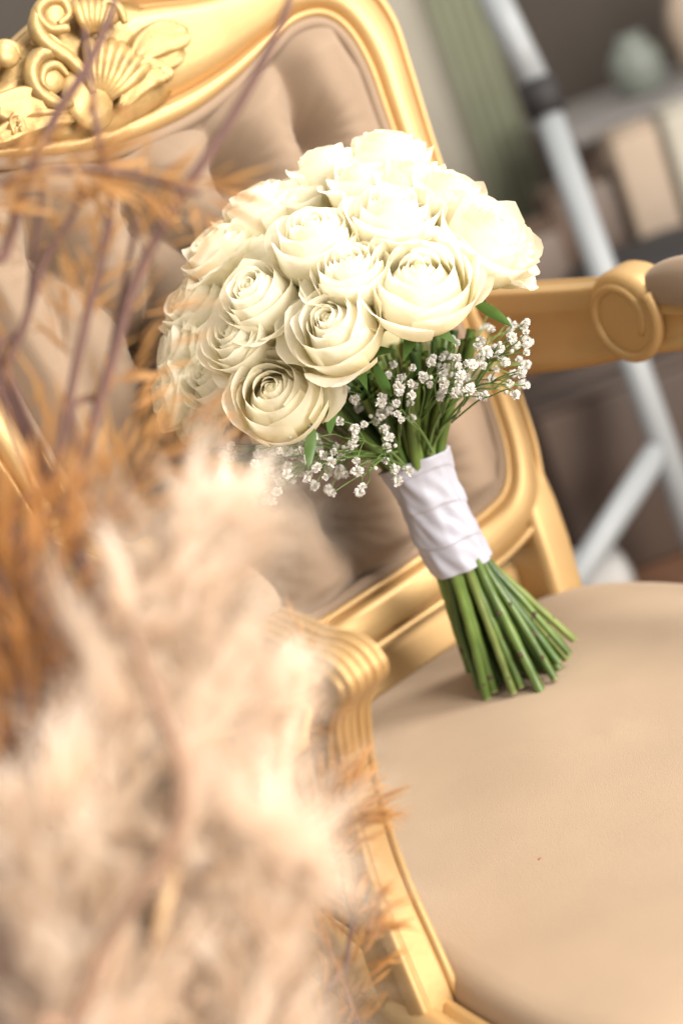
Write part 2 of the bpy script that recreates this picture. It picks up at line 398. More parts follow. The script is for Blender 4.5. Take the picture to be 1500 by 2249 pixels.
def make_arm(sd):
    b = MB(); rg = []
    J = 33
    for k in range(len(ao)):
        o_, i_, (X, hw, fl) = ao[k], ai[k], ext[k]; nrm = o_ - i_; nrm = nrm / np.linalg.norm(nrm)
        fl = max(0, min(1, fl)); ring = []
        for j in range(J):
            w_ = -1 + 2 * j / (J - 1); r_ = .0045 * max(0, (abs(w_) - .86) / .14) ** 2
            bead = -.0024 * math.exp(-((abs(w_) - .58) / .045) ** 2) + .0014 * sm(.6, .72, abs(w_)) * (1 - fl)
            reed = .0034 * abs(math.cos(w_ * math.pi * 2.5)) ** .6 - .0034
            off = bead * (1 - fl) + reed * fl - r_
            q = o_ + nrm * off; ring.append(np.array([sd * X + sd * w_ * hw, q[0], q[1]]))
        for w_, dd in ((1.03, .10), (1.10, .19), (1.10, .25), (.92, .30), (.90, .68), (.92, .76), (1.10, .81), (1.10, .90), (.9, 1.0), (-.9, 1.0), (-1.10, .90), (-1.10, .81), (-.92, .76), (-.90, .68), (-.92, .30), (-1.10, .25), (-1.10, .19), (-1.03, .10)):
            q = o_ + (i_ - o_) * dd; ring.append(np.array([sd * X + sd * w_ * hw, q[0], q[1]]))
        rg.append(ring if sd > 0 else ring)
    J2 = len(rg[0]); smi_ = [0] * J2
    for j in range(J - 1):
        w_ = -1 + 2 * (j + .5) / (J - 1)
        if abs(abs(w_) - .58) < .035: smi_[j] = 1
    b.loft(rg, strip_mi=smi_)
    for k in range(len(rg) - 1):                                   # brown glaze in the reeds of the hand rest
        reeded = ext[k][2] > .6
        for j in range(J - 1):
            w_ = -1 + 2 * (j + .5) / (J - 1)
            b.m[k * J2 + j] = 1 if (min(abs(abs(w_) - .2), abs(abs(w_) - .6)) < .035 if reeded else abs(abs(w_) - .58) < .035) else 0
    arm = b.build('arm', [M['gold'], M['patina']], chair)
    # volute at the back end of the arm pad
    vb = MB()
    for fx in (-1, 1):
        pts = []; rad = []
        for k in range(46):
            t = k / 45; a = math.radians(150 + 430 * t) * 1; R_ = .044 * (1 - t) + .024 * t
            pts.append(np.array([sd * (.277 + fx * .019), -.166 + R_ * math.cos(a), .269 + R_ * math.sin(a)])); rad.append(.0062 * (1 - t) + .004 * t)
        vb.tube(pts, rad, 7)
    rg = []
    for x, r_ in ((-.0205, .002), (-.0205, .034), (-.019, .041), (-.012, .0445), (.012, .0445), (.019, .041), (.0205, .034), (.0205, .002)):
        rg.append([np.array([sd * .277 + x, -.166 + r_ * math.cos(2 * math.pi * k / 30), .269 + r_ * math.sin(2 * math.pi * k / 30)]) for k in range(30)])
    vb.loft(rg); vb.build('volute', M['gold'], arm)
    pb = MB(); rg = []
    for k in range(17):
        t = k / 16; y = -.185 - .150 * t; e = max(.02, math.sin(math.pi * min(1, max(0, t * .96 + .02))) ** .35); zc = .279 + .006 * (1 - t)
        rg.append([np.array([sd * .280 + .026 * e * math.cos(a), y, zc + (.036 if math.sin(a) > 0 else .010) * e * math.sin(a)]) for a in [2 * math.pi * q / 16 for q in range(16)]])
    pb.loft(rg); pb.build('arm_pad', M['velvet'], arm)
for sd in (-1, 1): make_arm(sd)

# carved crest
cr = MB()
cr.loft([[BK(*(np.array([-.035, .64]) + r_ * np.array([.085 * math.cos(a) * 1.0, .05 * math.sin(a)])), o_) for a in [2 * math.pi * q / 28 for q in range(28)]] for r_, o_ in ((1.15, .016), (1.0, .022), (.6, .026), (.1, .027))])
crest = cr.build('crest_ground', M['carving'], back_frame)
def P2(x, y, off=.034): u, s = px_back(x, y, off); return BK(u, s, off)
def relief_tube(name, pts, rad, off=.034, n=8, flat=False):
    cs = catmull(pts, 7); m = len(cs); b = MB()
    rs = catmull([(r,) for r in rad], 7)
    b.tube([P2(p[0], p[1], off) for p in cs], [max(.0008, r[0]) for r in rs], n); return b.build(name, M['carving'], back_frame)
def lobes(name, cx, cy, ang0, ang1, r0, r1, nl, rad, off=.036):
    """fan of rounded flutes, angles in picture degrees (0 right, 90 up)"""
    for k in range(nl):
        a = math.radians(ang0 + (ang1 - ang0) * k / (nl - 1)); b = MB(); pts = []; rr = []
        for i in range(9):
            t = i / 8; R_ = r0 + (r1 - r0) * t; bend = .14 * t * t * (1 if k > nl / 2 else -1) * abs(k - (nl - 1) / 2) / nl
            pts.append(P2(cx + R_ * math.cos(a + bend), cy - R_ * math.sin(a + bend), off + .010 * math.sin(math.pi * t) - .004 * t)); rr.append(rad * (.45 + .75 * t) * (1 if i < 8 else .55))
        b.tube(pts, rr, 8); b.build(name, M['carving'], back_frame)
def leaf_relief(name, pts, wid, off=.034, ridge=.007):
    cs = catmull(pts, 6); ws = catmull([(w_,) for w_ in wid], 6); b = MB(); rg = []
    P = [P2(p[0], p[1], off) for p in cs]; nn_ = BK(0, 0, 1) - BK(0, 0, 0)
    for i, p in enumerate(P):
        t = P[min(i + 1, len(P) - 1)] - P[max(0, i - 1)]; t /= np.linalg.norm(t); x = np.cross(t, nn_); w_ = max(.0006, ws[i][0])
        rg.append([p + x * w_ * a + nn_ * h * ridge * min(1, w_ / .006) for a, h in ((-1, -1.0), (-.95, .7), (-.7, 1.2), (-.35, .35), (0, 1.0), (.35, .3), (.7, 1.2), (.95, .7), (1, -1.0))])
    b.loft(rg); return b.build(name, M['carving'], back_frame)
# fan shell at the top, between two rolled ends
lobes('shell_flute', 205, 95, 118, 62, 25, 100, 6, .0052, .036)
for x, y, r_ in ((122, 32, .014), (240, 22, .0125), (14, 118, .012), (105, 165, .017), (192, 216, .023)):
    b = MB(); b.ball(P2(x, y, .036), (r_, r_ * (1.3 if r_ == .023 else 1), .0055), 16, 8, ax=[(1, 0, 0), (0, math.sin(TH), math.cos(TH)), (0, -math.cos(TH), math.sin(TH))]); b.build('boss', M['carving'], back_frame)
relief_tube('scroll', [(150, 60), (110, 62), (82, 30), (100, 2), (135, -2), (150, 30), (128, 52)], [.004, .005, .0055, .005, .005, .004, .003], .040)
relief_tube('scroll', [(78, 20), (78, 62), (105, 98), (150, 128), (185, 165), (205, 205)], [.004, .0068, .0075, .007, .006, .003], .040)
relief_tube('scroll', [(175, 160), (135, 118), (92, 118), (68, 150), (80, 195), (120, 225), (160, 228)], [.003, .0065, .0075, .0075, .007, .006, .003], .038)
relief_tube('scroll', [(150, 165), (125, 142), (98, 150), (92, 178), (110, 198)], [.002, .004, .0045, .004, .002], .042)
relief_tube('scroll', [(275, 50), (262, 20), (235, 2), (220, 20), (232, 42)], [.003, .005, .005, .004, .003], .040)
relief_tube('scroll', [(38, 128), (32, 105), (8, 98), (-12, 112), (-6, 136), (14, 136)], [.004, .0055, .0055, .005, .004, .002], .034)
lobes('shell_flute', 215, 235, 100, 38, 25, 150, 7, .0068, .034)
leaf_relief('leaf_carving', [(285, 150), (310, 110), (350, 85), (395, 78), (412, 70)], [.004, .013, .016, .012, .002])
leaf_relief('leaf_carving', [(262, 235), (290, 190), (325, 160), (360, 165), (372, 178)], [.004, .012, .014, .009, .002])
leaf_relief('leaf_carving', [(290, 150), (330, 135), (375, 130), (405, 112)], [.003, .009, .009, .002], .031)
leaf_relief('leaf_carving', [(150, 245), (100, 228), (50, 225), (-10, 240)], [.003, .012, .014, .012])
leaf_relief('leaf_carving', [(160, 262), (100, 262), (50, 275), (0, 300), (-20, 320)], [.003, .009, .010, .008, .002])
leaf_relief('leaf_carving', [(35, 300), (28, 280), (34, 262), (60, 305)], [.002, .006, .006, .002], .036)
leaf_relief('leaf_carving', [(70, 95), (95, 92), (120, 110), (150, 140)], [.002, .008, .008, .002], .034)

# ---------------------------------------------------------------- bouquet
FOOT = np.array([.052, -.125, 0.012]); DOME = np.array([.030, -.118, .365])
AXV = (DOME - FOOT) / np.linalg.norm(DOME - FOOT)
def ax_at(z):
    q = (z - FOOT[2]) / (DOME[2] - FOOT[2])
    return FOOT + AXV * ((z - FOOT[2]) / AXV[2]) - LAT * .017 * max(0, 4 * q * (1 - q))
BB = tuple(W((FOOT[0], FOOT[1], FOOT[2])))
bouquet = thing('rose_bouquet', BB, 'round bouquet of cream white roses tied with white satin ribbon', 'bouquet')

def petal_geo(R, ztop, dphi, curl, close, phi0, point, rg_, spiral=.05, zb=-.95, nu=10, nv=11):
    v = []; col = []; s1, s2, s3 = rg_.uniform(0, 6), rg_.uniform(0, 6), rg_.uniform(-.5, .5); tear = rg_.uniform(.6, 1.3)
    for i in range(nv + 1):
        t = i / nv
        for j in range(nu + 1):
            w_ = -1 + 2 * j / nu
            vv = t * (1 - (.16 if R > .6 else .06) * abs(w_) ** 3 + .07 * point * math.exp(-(w_ / .22) ** 2) * t ** 3)
            g = .34 + .66 * sm(0, .55, vv)
            ang = phi0 + w_ * dphi * g
            rb_ = .46 + .44 * R                                   # all petals share the belly of the bloom, inner ones close over the top
            r_ = rb_ * (.25 + .75 * math.sin(min(1, vv * 1.55) * math.pi / 2))
            k_ = sm(.42, 1.02, vv); r_ = r_ * (1 - k_) + R * (1 - .25 * close) * k_
            r_ += spiral * w_ * (.4 + .6 * vv)
            z = -.95 + (ztop + .95) * vv
            c = sm(.60, 1.05, vv) * curl
            tipc = c * (.75 + .35 * math.cos(2.2 * w_ + s3))
            r_ += .34 * tipc; z -= .26 * tipc * tipc
            e = abs(w_) ** 3 * sm(.35, .9, vv) * curl
            r_ += .10 * e * (1 if w_ * s3 > 0 else .4)
            ruf = vv ** 2 * (.014 * math.sin(4 * w_ + s1) + .006 * math.sin(11 * w_ + s2)) * tear * (.4 + R)
            r_ += ruf; z += ruf * .9
            v.append((r_ * math.cos(ang), r_ * math.sin(ang), z)); col.append(min(1, max(0, vv)))
    f = [(i * (nu + 1) + j, i * (nu + 1) + j + 1, (i + 1) * (nu + 1) + j + 1, (i + 1) * (nu + 1) + j) for i in range(nv) for j in range(nu)]
    return v, f, col

LAY = [(2, .07, .52, 1.9, .03, .50), (3, .15, .545, 1.6, .05, .42), (3, .28, .57, 1.5, .08, .30), (4, .45, .56, 1.25, .12, .20),
       (4, .65, .47, 1.15, .24, .12), (4, .82, .33, 1.05, .44, .02)]
def rose_variant(seed):
    g = random.Random(seed); heart = MB(); petals = []; ph = g.uniform(0, 6.28); opn = g.uniform(.84, 1.12)
    for li, (n_, R, zt, dp, cu_, cl) in enumerate(LAY):
        for k in range(n_):
            ph0 = ph + 2 * math.pi * k / n_ + g.uniform(-.16, .16)
            geo = petal_geo(R * g.uniform(.95, 1.05) * (1 if li < 3 else opn), zt + g.uniform(-.05, .05), dp * g.uniform(.92, 1.06), cu_ * g.uniform(.6, 1.35), cl, ph0, g.choice((.2, .6, 1.3)) if li > 3 else .0, g, spiral=.035 + .03 * R, nu=12, nv=11)
            if li < 4: heart.add(geo[0], geo[1], 0, geo[2])
            else:
                b = MB(); b.add(geo[0], geo[1], 0, geo[2]); petals.append(b)
        ph += 2.4 + g.uniform(-.3, .3)
    heart.ball((0, 0, .30), (.15, .15, .19), 10, 6)                # the furled bud at the centre
    # one or two fully folded-back outer petals
    for k in range(g.choice((2, 3))):
        geo = petal_geo(.92, .16 + g.uniform(-.1, .1), .74, .85, 0, g.uniform(0, 6.28), 1.8, g, nu=12, nv=12); b = MB(); b.add(geo[0], geo[1], 0, geo[2]); petals.append(b)
    # hip and sepals below
    prof = [(-1.22, .07), (-1.18, .15), (-1.06, .19), (-.95, .22), (-.86, .26)]
    heart.loft([[(r_ * math.cos(a), r_ * math.sin(a), z) for a in [2 * math.pi * q / 10 for q in range(10)]] for z, r_ in prof], mi=1)
    for k in range(5):
        a = 2 * math.pi * k / 5 + g.uniform(-.2, .2); v = []
        for i in range(6):
            t = i / 5; wd = .11 * math.sin(math.pi * (.25 + .75 * t)); rr = .20 + .40 * t + .12 * t * t; z = -.95 + .22 * t - .35 * t * t
            for s_ in (-1, 1): v.append((rr * math.cos(a) - s_ * wd * math.sin(a), rr * math.sin(a) + s_ * wd * math.cos(a), z))
        heart.add(v, [(2 * i, 2 * i + 1, 2 * i + 3, 2 * i + 2) for i in range(5)], 1)
    hm = heart.mesh('rose', raw=True); hm.materials.append(M['petal']); hm.materials.append(M['leaf'])
    pm = []
    for b in petals:
        me = b.mesh('petal', raw=True); me.materials.append(M['petal']); pm.append(me)
    return hm, pm
VAR = [rose_variant(100 + i) for i in range(6)]

# picture point, radius in picture pixels, extra tilt (towards camera / right / up)
ROSES = [(608, 872, 118, (-.2, .8, 30)), (738, 722, 114, (-.6, .7, 40)), (922, 622, 134, (-.1, 1, 38)), (1066, 525, 116, (.5, .85, 52)),
         (862, 478, 100, (.05, 1, 58)), (692, 530, 112, (-.15, 1, 55)), (566, 652, 100, (-.6, .8, 45)), (474, 828, 92, (-.7, .6, 42)), (432, 676, 92, (-.8, .6, 60)),
         (388, 866, 80, (-1, .15, 66)), (484, 552, 94, (-.6, .8, 66)), (572, 466, 94, (-.4, .9, 72)), (650, 436, 85, (-.3, 1, 74)), (722, 374, 90, (-.2, 1, 76)),
         (850, 356, 108, (.1, 1, 70)), (905, 408, 95, (.2, 1, 66)), (990, 436, 92, (.4, .9, 70)), (1112, 540, 88, (.9, .5, 74)), (395, 770, 78, (-.9, .3, 70)),
         (430, 925, 72, (-.8, -.3, 62)), (1020, 466, 80, (.4, .9, 78)), (770, 600, 95, (-.2, 1, 50)), (800, 406, 85, (0, 1, 78)), (522, 742, 88, (-.6, .6, 42))]
ER = np.array([.150, .150, .118])
def dome_hit(x, y):
    d = ray(x, y); o = (CAM - DOME) / ER; dd = d / ER
    a, b, c = dd @ dd, 2 * o @ dd, o @ o - 1; disc = b * b - 4 * a * c
    t = (-b - math.sqrt(disc)) / (2 * a) if disc > 0 else -b / (2 * a)
    P = CAM + t * d
    if disc <= 0: P = DOME + (P - DOME) * 1.0
    return P
rose_list = []
for (x, y, r_, tl) in ROSES:
    P = dome_hit(x, y); n_ = (P - DOME) / ER ** 2; n_ /= np.linalg.norm(n_)
    th_ = math.radians(tl[2]); il = math.hypot(tl[0], tl[1])
    f_ = -CF * math.cos(th_) + (CR * tl[0] / il + CU * tl[1] / il) * math.sin(th_); f_ = f_ * .8 + n_ * .2; f_ /= np.linalg.norm(f_)
    dpt = (P - CAM) @ CF
    rose_list.append((P, f_, 1.07 * r_ * dpt / FPX))
for a, z in ((20, .36), (62, .33), (118, .36), (160, .34), (75, .45), (130, .45)):     # far side of the dome
    ar = math.radians(a); dirn = np.array([math.cos(ar), math.sin(ar), 0]); k = math.sqrt(max(0, 1 - ((z - DOME[2]) / ER[2]) ** 2))
    P = DOME + np.array([dirn[0] * ER[0] * k * .8, dirn[1] * ER[1] * k * .62, z - DOME[2]])
    f_ = dirn * np.array([1, .5, 1]) + UPZ * (.6 if z < .4 else 1.4); rose_list.append((P, f_ / np.linalg.norm(f_), .037))
g = random.Random(3)
for i, (P, f_, r_) in enumerate(rose_list):
    hm, pm = VAR[(i * 5 + i // 6) % 6]
    q = Vector(f_).to_track_quat('Z', 'Y').to_matrix().to_4x4() @ Matrix.Rotation(g.uniform(0, 6.28), 4, 'Z')
    s_ = r_ * K
    mt = Matrix.Translation(W(P - f_ * r_ * .05) - Vector(BB)) @ q @ Matrix.Diagonal((s_, s_, s_ * g.uniform(.95, 1.08), 1))
    o = bpy.data.objects.new('rose', hm); COL.objects.link(o); o.parent = bouquet; o.matrix_local = mt
    for me in pm:
        c = bpy.data.objects.new('petal', me); COL.objects.link(c); c.parent = o

# stems
g = random.Random(11)
NST = len(rose_list) + 30
perp1 = np.cross(AXV, [0, 1, 0]); perp1 /= np.linalg.norm(perp1); perp2 = np.cross(AXV, perp1)
for i in range(NST):
    q = math.sqrt((i + .5) / NST); a = i * 2.39996 + g.uniform(-.15, .15)
    zf = g.uniform(.002, .012) if i % 4 else .018
    foot = np.array([FOOT[0], FOOT[1], 0]) + .053 * q * (math.cos(a) * perp1 + math.sin(a) * perp2); foot[2] = zf
    a2 = a + .55; b0 = ax_at(.132) + .0235 * q * (math.cos(a2) * perp1 + math.sin(a2) * perp2)
    a3 = a + .9; b1 = ax_at(.232) + .0255 * q * (math.cos(a3) * perp1 + math.sin(a3) * perp2)
    a4 = a + 1.1; tip = ax_at(.325) + .085 * q * (math.cos(a4) * perp1 + math.sin(a4) * perp2)
    mid = .5 * (foot + b0) + g.uniform(-.002, .002) * perp1 + g.uniform(-.002, .002) * perp2
    path = catmull([foot, mid, b0, b1, tip], 9); rad = g.uniform(.0030, .0048)
    R_ = [rad * (1 + .05 * math.sin(k * 1.7 + i)) for k in range(len(path))]
    b = MB(); b.tube(path, R_, 8, cap=False)
    b.loft([[path[0] + (path[0] - path[1]) / np.linalg.norm(path[0] - path[1]) * e + k_ * rad * (math.cos(2 * math.pi * w_ / 8) * perp1 + math.sin(2 * math.pi * w_ / 8) * perp2) for w_ in range(8)] for e, k_ in ((-.001, 1.0), (.0012, 1.03), (.0016, .7), (.001, .1))], mi=1)
    for k in range(g.choice((1, 1, 2, 2))):
        m_ = g.choice((2, 3, 4, 5, 7, 9, 11)); p = path[m_]; off = -CF * rad * .55 + g.uniform(-.6, .6) * rad * perp1
        b.ball(p + off, (rad * g.uniform(.5, .75), rad * g.uniform(.5, .7), rad * g.uniform(.4, 1.1)), 7, 5, mi=2)
    b.build('stem', [M[g.choice(('stem', 'stem', 'stem_dark', 'stem_olive'))], M['cut'], M['scar']], bouquet)

# satin ribbon, wound at a slant
rb = MB(); rg = []; NZ, NA = 96, 72
for i in range(NZ + 1):
    t = i / NZ; z = .126 + .112 * t; c = ax_at(z); ring = []
    for k in range(NA):
        a = 2 * math.pi * k / NA
        fa = (a + .25 * t + .5) % (2 * math.pi / 8) - math.pi / 8
        base = (.0268 + .0046 * t) * (.45 + .55 * math.cos(math.pi / 8) / math.cos(fa)) + .0016 * math.sin(math.pi * t * 2.0 + .6)
        ph_ = (t * 3.2 + a / (2 * math.pi) * 1.0 + .12 * math.sin(2 * a + 1)) % 1.0
        fold = .0013 * sm(.0, .05, ph_) * (1 - ph_) + .0008 * math.sin(11 * a + 23 * t + 2 * math.sin(3 * a)) * math.sin(9 * t + 2 * a) + .0010 * math.sin(7 * a + 9 * t) * math.sin(5 * t + a) + .0009 * math.sin(3 * a - 9 * t + math.sin(5 * a))
        zz = .004 * math.sin(a + .8) + .0022 * math.sin(2 * a)
        ring.append(c + (base + fold) * (math.cos(a) * perp1 + math.sin(a) * perp2) + np.array([0, 0, zz * (1 if t > .5 else .6)]))
    rg.append(ring)
inner = [[p + (ax_at(p[2]) - p) * .08 for p in r_] for r_ in (rg[-1], rg[0])]
rb.loft([inner[1]] + rg + [inner[0]], cap=False)
rb.build('ribbon_wrap', M['satin'], bouquet)

# baby's breath
def blossom_mesh(seed):
    g_ = random.Random(seed); b = MB(); n_ = 26
    for i in range(n_):
        z = 1 - 1.55 * (i + .5) / n_; r_ = math.sqrt(max(0, 1 - z * z)); a = i * 2.4 + g_.uniform(-.3, .3)
        d = np.array([r_ * math.cos(a), r_ * math.sin(a), z]); d /= np.linalg.norm(d)
        x = np.cross(d, [.3, .2, .93]); x /= np.linalg.norm(x); tw = g_.uniform(0, 3.14); y = np.cross(d, x); x2 = math.cos(tw) * x + math.sin(tw) * y; y2 = np.cross(d, x2)
        L_ = g_.uniform(.8, 1.1); wd = g_.uniform(.24, .36); lift = g_.uniform(.0, .28)
        v = [d * .12 - x2 * .06, d * .12 + x2 * .06, d * L_ * .7 + x2 * wd, d * L_ + x2 * wd * .7 + y2 * lift, d * L_ * 1.02 - x2 * wd * .1 + y2 * lift * .6, d * L_ - x2 * wd * .75 + y2 * lift, d * L_ * .7 - x2 * wd]
        b.add(v, [(0, 1, 2, 6), (2, 3, 4), (4, 5, 6), (2, 4, 6)], 0, [.1, .1, .7, 1, 1, 1, .7])
    me = b.mesh('blossom', raw=True, smooth=False); me.materials.append(M['gyp']); return me
BL = [blossom_mesh(i) for i in range(4)]
bb = MB(); bb.ball((0, 0, 0), (.42, .42, .55), 7, 5); BUD = bb.mesh('bud', raw=True); BUD.materials.append(M['gyp']); 
g = random.Random(21)
def axis_hit(x, y, rho):
    d = ray(x, y); o = CAM - DOME; a = d[0] ** 2 + d[1] ** 2; b = 2 * (o[0] * d[0] + o[1] * d[1]); c = o[0] ** 2 + o[1] ** 2 - rho ** 2
    disc = b * b - 4 * a * c; t = (-b - math.sqrt(disc)) / (2 * a) if disc > 0 else -b / (2 * a)
    return CAM + t * d
pts = []
ZONES = [((1000, 1162), (632, 872), 56, (.10, .17)), ((850, 1010), (735, 870), 34, (.06, .15)), ((725, 905), (850, 1060), 44, (.05, .15)), ((590, 800), (950, 1085), 44, (.09, .17)), ((400, 600), (960, 1110), 28, (.12, .18))]
for (x0, x1), (y0, y1), n_, (r0, r1) in ZONES:
    k = 0; tries = 0
    while k < n_ and tries < 900:
        tries += 1; x, y = g.uniform(x0, x1), g.uniform(y0, y1)
        if (x - 925) * .34 + (y - 1010) > 40 and x > 860: continue
        if x > 1000 and y > 880 - (x - 1000) * .1: continue
        if x < 620 and y < 975: continue
        if x > 1085 and y < 700: continue
        P = axis_hit(x, y, g.uniform(r0, r1))
        if P[2] > .345 or P[2] < .19: continue
        if any(np.linalg.norm(P - q) < .0092 for q in pts): continue
        pts.append(P); k += 1
front_n = len(pts)
for k in range(46):
    a = g.uniform(-.3, math.pi + .5); rho = g.uniform(.08, .15); P = DOME + np.array([math.cos(a) * rho, math.sin(a) * rho * .75, 0]); P[2] = g.uniform(.27, .33); pts.append(P)
NSP = 17; seeds = pts[::max(1, len(pts) // NSP)][:NSP]
grp = [[] for _ in seeds]
for P in pts: grp[int(np.argmin([np.linalg.norm(P - s_) for s_ in seeds]))].append(P)
for mem in grp:
    if not mem: continue
    m_ = np.mean(mem, 0); a0 = ax_at(.228) + g.uniform(-.02, .02) * perp1 + g.uniform(-.02, .02) * perp2
    node = a0 + (m_ - a0) * .62 + np.array([0, 0, .008])
    b = MB(); b.tube(catmull([a0, a0 + (node - a0) * .5 + np.array([0, 0, .006]), node], 6), [.0014] * 6 + [.0014 * (1 - k * .05) for k in range(7)], 5)
    subs = []
    for P in mem:
        if not subs or min(np.linalg.norm(P - s_) for s_ in subs) > .028: subs.append(P)
    twigs = []
    for s_ in subs:
        j_ = node + (s_ - node) * .55 + np.array([0, 0, .004]); twigs.append(j_)
        b.tube(catmull([node - (node - a0) * g.uniform(0, .3), node + (j_ - node) * .5 + .004 * np.array([g.uniform(-1, 1), g.uniform(-1, 1), .5]), j_], 4), .00085, 5)
    fl = []
    for P in mem:
        j_ = twigs[int(np.argmin([np.linalg.norm(P - s_) for s_ in subs]))]
        b.tube(catmull([j_, .5 * (j_ + P) + .004 * np.array([g.uniform(-1, 1), g.uniform(-1, 1), g.uniform(-.3, 1)]), P], 4), .00055, 4)
    spray = b.build('gypsophila_spray', M['twig'], bouquet)
    for P in mem:
        out_d = P - a0; out_d /= np.linalg.norm(out_d); out_d = out_d - .55 * CF + np.array([g.uniform(-.4, .4), g.uniform(-.4, .4), g.uniform(-.4, .4)])
        bud = g.random() < .16
        me = BUD if bud else BL[g.randrange(4)]; r_ = (.0045 if bud else g.uniform(.0031, .0052))
        o = bpy.data.objects.new('bud' if bud else 'blossom', me); COL.objects.link(o); o.parent = spray
        o.matrix_local = Matrix.Translation(W(P) - Vector(BB)) @ Vector(out_d).to_track_quat('Z', 'Y').to_matrix().to_4x4() @ Matrix.Rotation(g.uniform(0, 6), 4, 'Z') @ Matrix.Scale(r_ * K, 4)
# rose leaves under the flower heads
def bleaf(p0, p1, wd):
    p0, p1 = np.array(p0), np.array(p1); t = p1 - p0; L_ = np.linalg.norm(t); t /= L_; x = np.cross(t, CF); x /= np.linalg.norm(x); n_ = np.cross(x, t); v = []; col = []
    for i in range(9):
        q = i / 8; w_ = wd * math.sin(math.pi * q ** .8) ** .8 + .0003; c = p0 + t * L_ * q + n_ * .012 * q * (1 - q) - np.array([0, 0, .010]) * q * q
        v += [c - x * w_ + n_ * w_ * .35, c, c + x * w_ + n_ * w_ * .35]; col += [q] * 3
    f = []
    for i in range(8):
        for j in (0, 1): f.append((3 * i + j, 3 * i + j + 1, 3 * i + j + 4, 3 * i + j + 3))
    b = MB(); b.add(v, f, 0, col); b.build('leaf', M['leaf'], bouquet)
bleaf(axis_hit(1035, 660, .13), axis_hit(1115, 690, .17), .0042)
bleaf(axis_hit(820, 800, .10), axis_hit(850, 845, .13), .0042)
bleaf(axis_hit(690, 940, .15), axis_hit(668, 1010, .17), .0042)
bleaf(axis_hit(740, 880, .12), axis_hit(715, 930, .15), .0042)

# crumbs on the seat
for x, y in ((1452, 1795), (1432, 1713), (1186, 1889)):
    P = on_z(x, y, .0035); b = MB(); b.ball(P, (.0024, .0016, .0013), 6, 4)
    tag(b.build('crumb', M['crumb'], base=tuple(W(P))), 'tiny brown crumb lying on the tan seat', 'crumb', 'crumbs on the seat')

# ---------------------------------------------------------------- dried stems in front
def at(x, y, d): return at_depth(x, y, d)
def to_floor(P): return np.array([P[0] - .02, P[1], FZ])
def pampas(pix, depth, rad, n_, label, seed):
    g_ = random.Random(seed)
    ctrl = [at(x, y, depth + dz) for x, y, dz in pix]                     # from tip downwards
    foot = to_floor(ctrl[-1]); base = tuple(W(foot))
    t_ = thing('pampas_plume', base, label, 'dried grass', 'pampas plumes beside the armchair')
    axis = catmull(ctrl, 12)
    b = MB(); b.tube(catmull(ctrl[1:] + [.5 * (ctrl[-1] + foot) + np.array([.01, 0, 0]), foot], 8), .0035, 6); b.build('stalk', M['straw'], t_)
    v = []; f = []; col = []; m = len(axis)
    for k in range(n_):
        if k % 26 == 0:                                            # fibres grow in small tufts along the rachis
            q = g_.random() ** .9; i = min(m - 2, int(q * (m - 1))); fr = q * (m - 1) - i; p = axis[i] * (1 - fr) + axis[i + 1] * fr
            up = axis[i] - axis[i + 1]; up /= np.linalg.norm(up)
            d0 = np.array([g_.gauss(0, 1), g_.gauss(0, 1), g_.gauss(0, 1)]); d0 -= up * (d0 @ up); d0 /= np.linalg.norm(d0)
            prof = (.25 + .75 * math.sin(math.pi * min(1, (.10 + .9 * q)) ** .7)) if q < .8 else 1 - (q - .8) * 1.5
            L0 = rad * max(.25, prof) * g_.choice((g_.uniform(.5, 1.1), g_.uniform(.9, 1.8))); st0 = g_.uniform(.7, 2.0); dr0 = g_.uniform(.1, .6); wv0 = g_.uniform(-.3, .3)
        d = d0 + .10 * np.array([g_.gauss(0, 1), g_.gauss(0, 1), g_.gauss(0, 1)]); d /= np.linalg.norm(d)
        L_ = L0 * g_.uniform(.55, 1.1); st = up * st0 * g_.uniform(.8, 1.2); wd = g_.uniform(.0004, .0009)
        s_ = np.cross(d, up); s_ /= np.linalg.norm(s_); o_ = len(v); nseg = 5; droop = dr0 * g_.uniform(.7, 1.3); wav = wv0 + g_.uniform(-.1, .1)
        for e in range(nseg):
            z = e / (nseg - 1); c = p + (d * z + st * z * (1 - .35 * z) + s_ * wav * math.sin(3 * z)) * L_ - np.array([0, 0, droop * L_ * z * z])
            ww = wd * (1.15 - z); v += [c - s_ * ww, c + s_ * ww]; col += [z, z]
        for e in range(nseg - 1): f.append((o_ + 2 * e, o_ + 2 * e + 1, o_ + 2 * e + 3, o_ + 2 * e + 2))
    b = MB(); b.add(v, f, 0, col); o = b.build('plume', M['pampas'], t_); o['kind'] = 'stuff'
pampas([(470, 1110, 0), (415, 1300, 0), (415, 1500, -.01), (400, 1800, -.03), (390, 2400, -.03)], .80, .040, 13000, 'tall cream pampas plume with its tip just under the roses', 1)
pampas([(570, 1880, 0), (570, 2000, 0), (560, 2200, -.01), (540, 2500, -.02)], .79, .046, 9000, 'short cream pampas plume below the tall plume, beside the curved arm post', 2)
pampas([(110, 1780, 0), (140, 1950, 0), (180, 2200, -.01), (220, 2500, -.02)], .77, .052, 9000, 'cream pampas plume under the rust dried foliage', 3)
pampas([(310, 1320, 0), (270, 1500, 0), (240, 1750, -.01), (250, 2100, -.02), (270, 2500, -.02)], .78, .038, 10000, 'slim cream pampas plume leaning against the tall plume and the rust foliage', 4)
pampas([(400, 1780, 0), (390, 1900, 0), (390, 2200, -.01), (390, 2500, -.02)], .82, .048, 9000, 'broad cream pampas plume filling the gap between the slim and short plumes', 5)
pampas([(590, 1500, 0), (580, 1620, 0), (560, 1800, -.01), (540, 2300, -.02)], .86, .032, 5000, 'small cream pampas plume under the hand rest, between the tall plume and the post', 6)
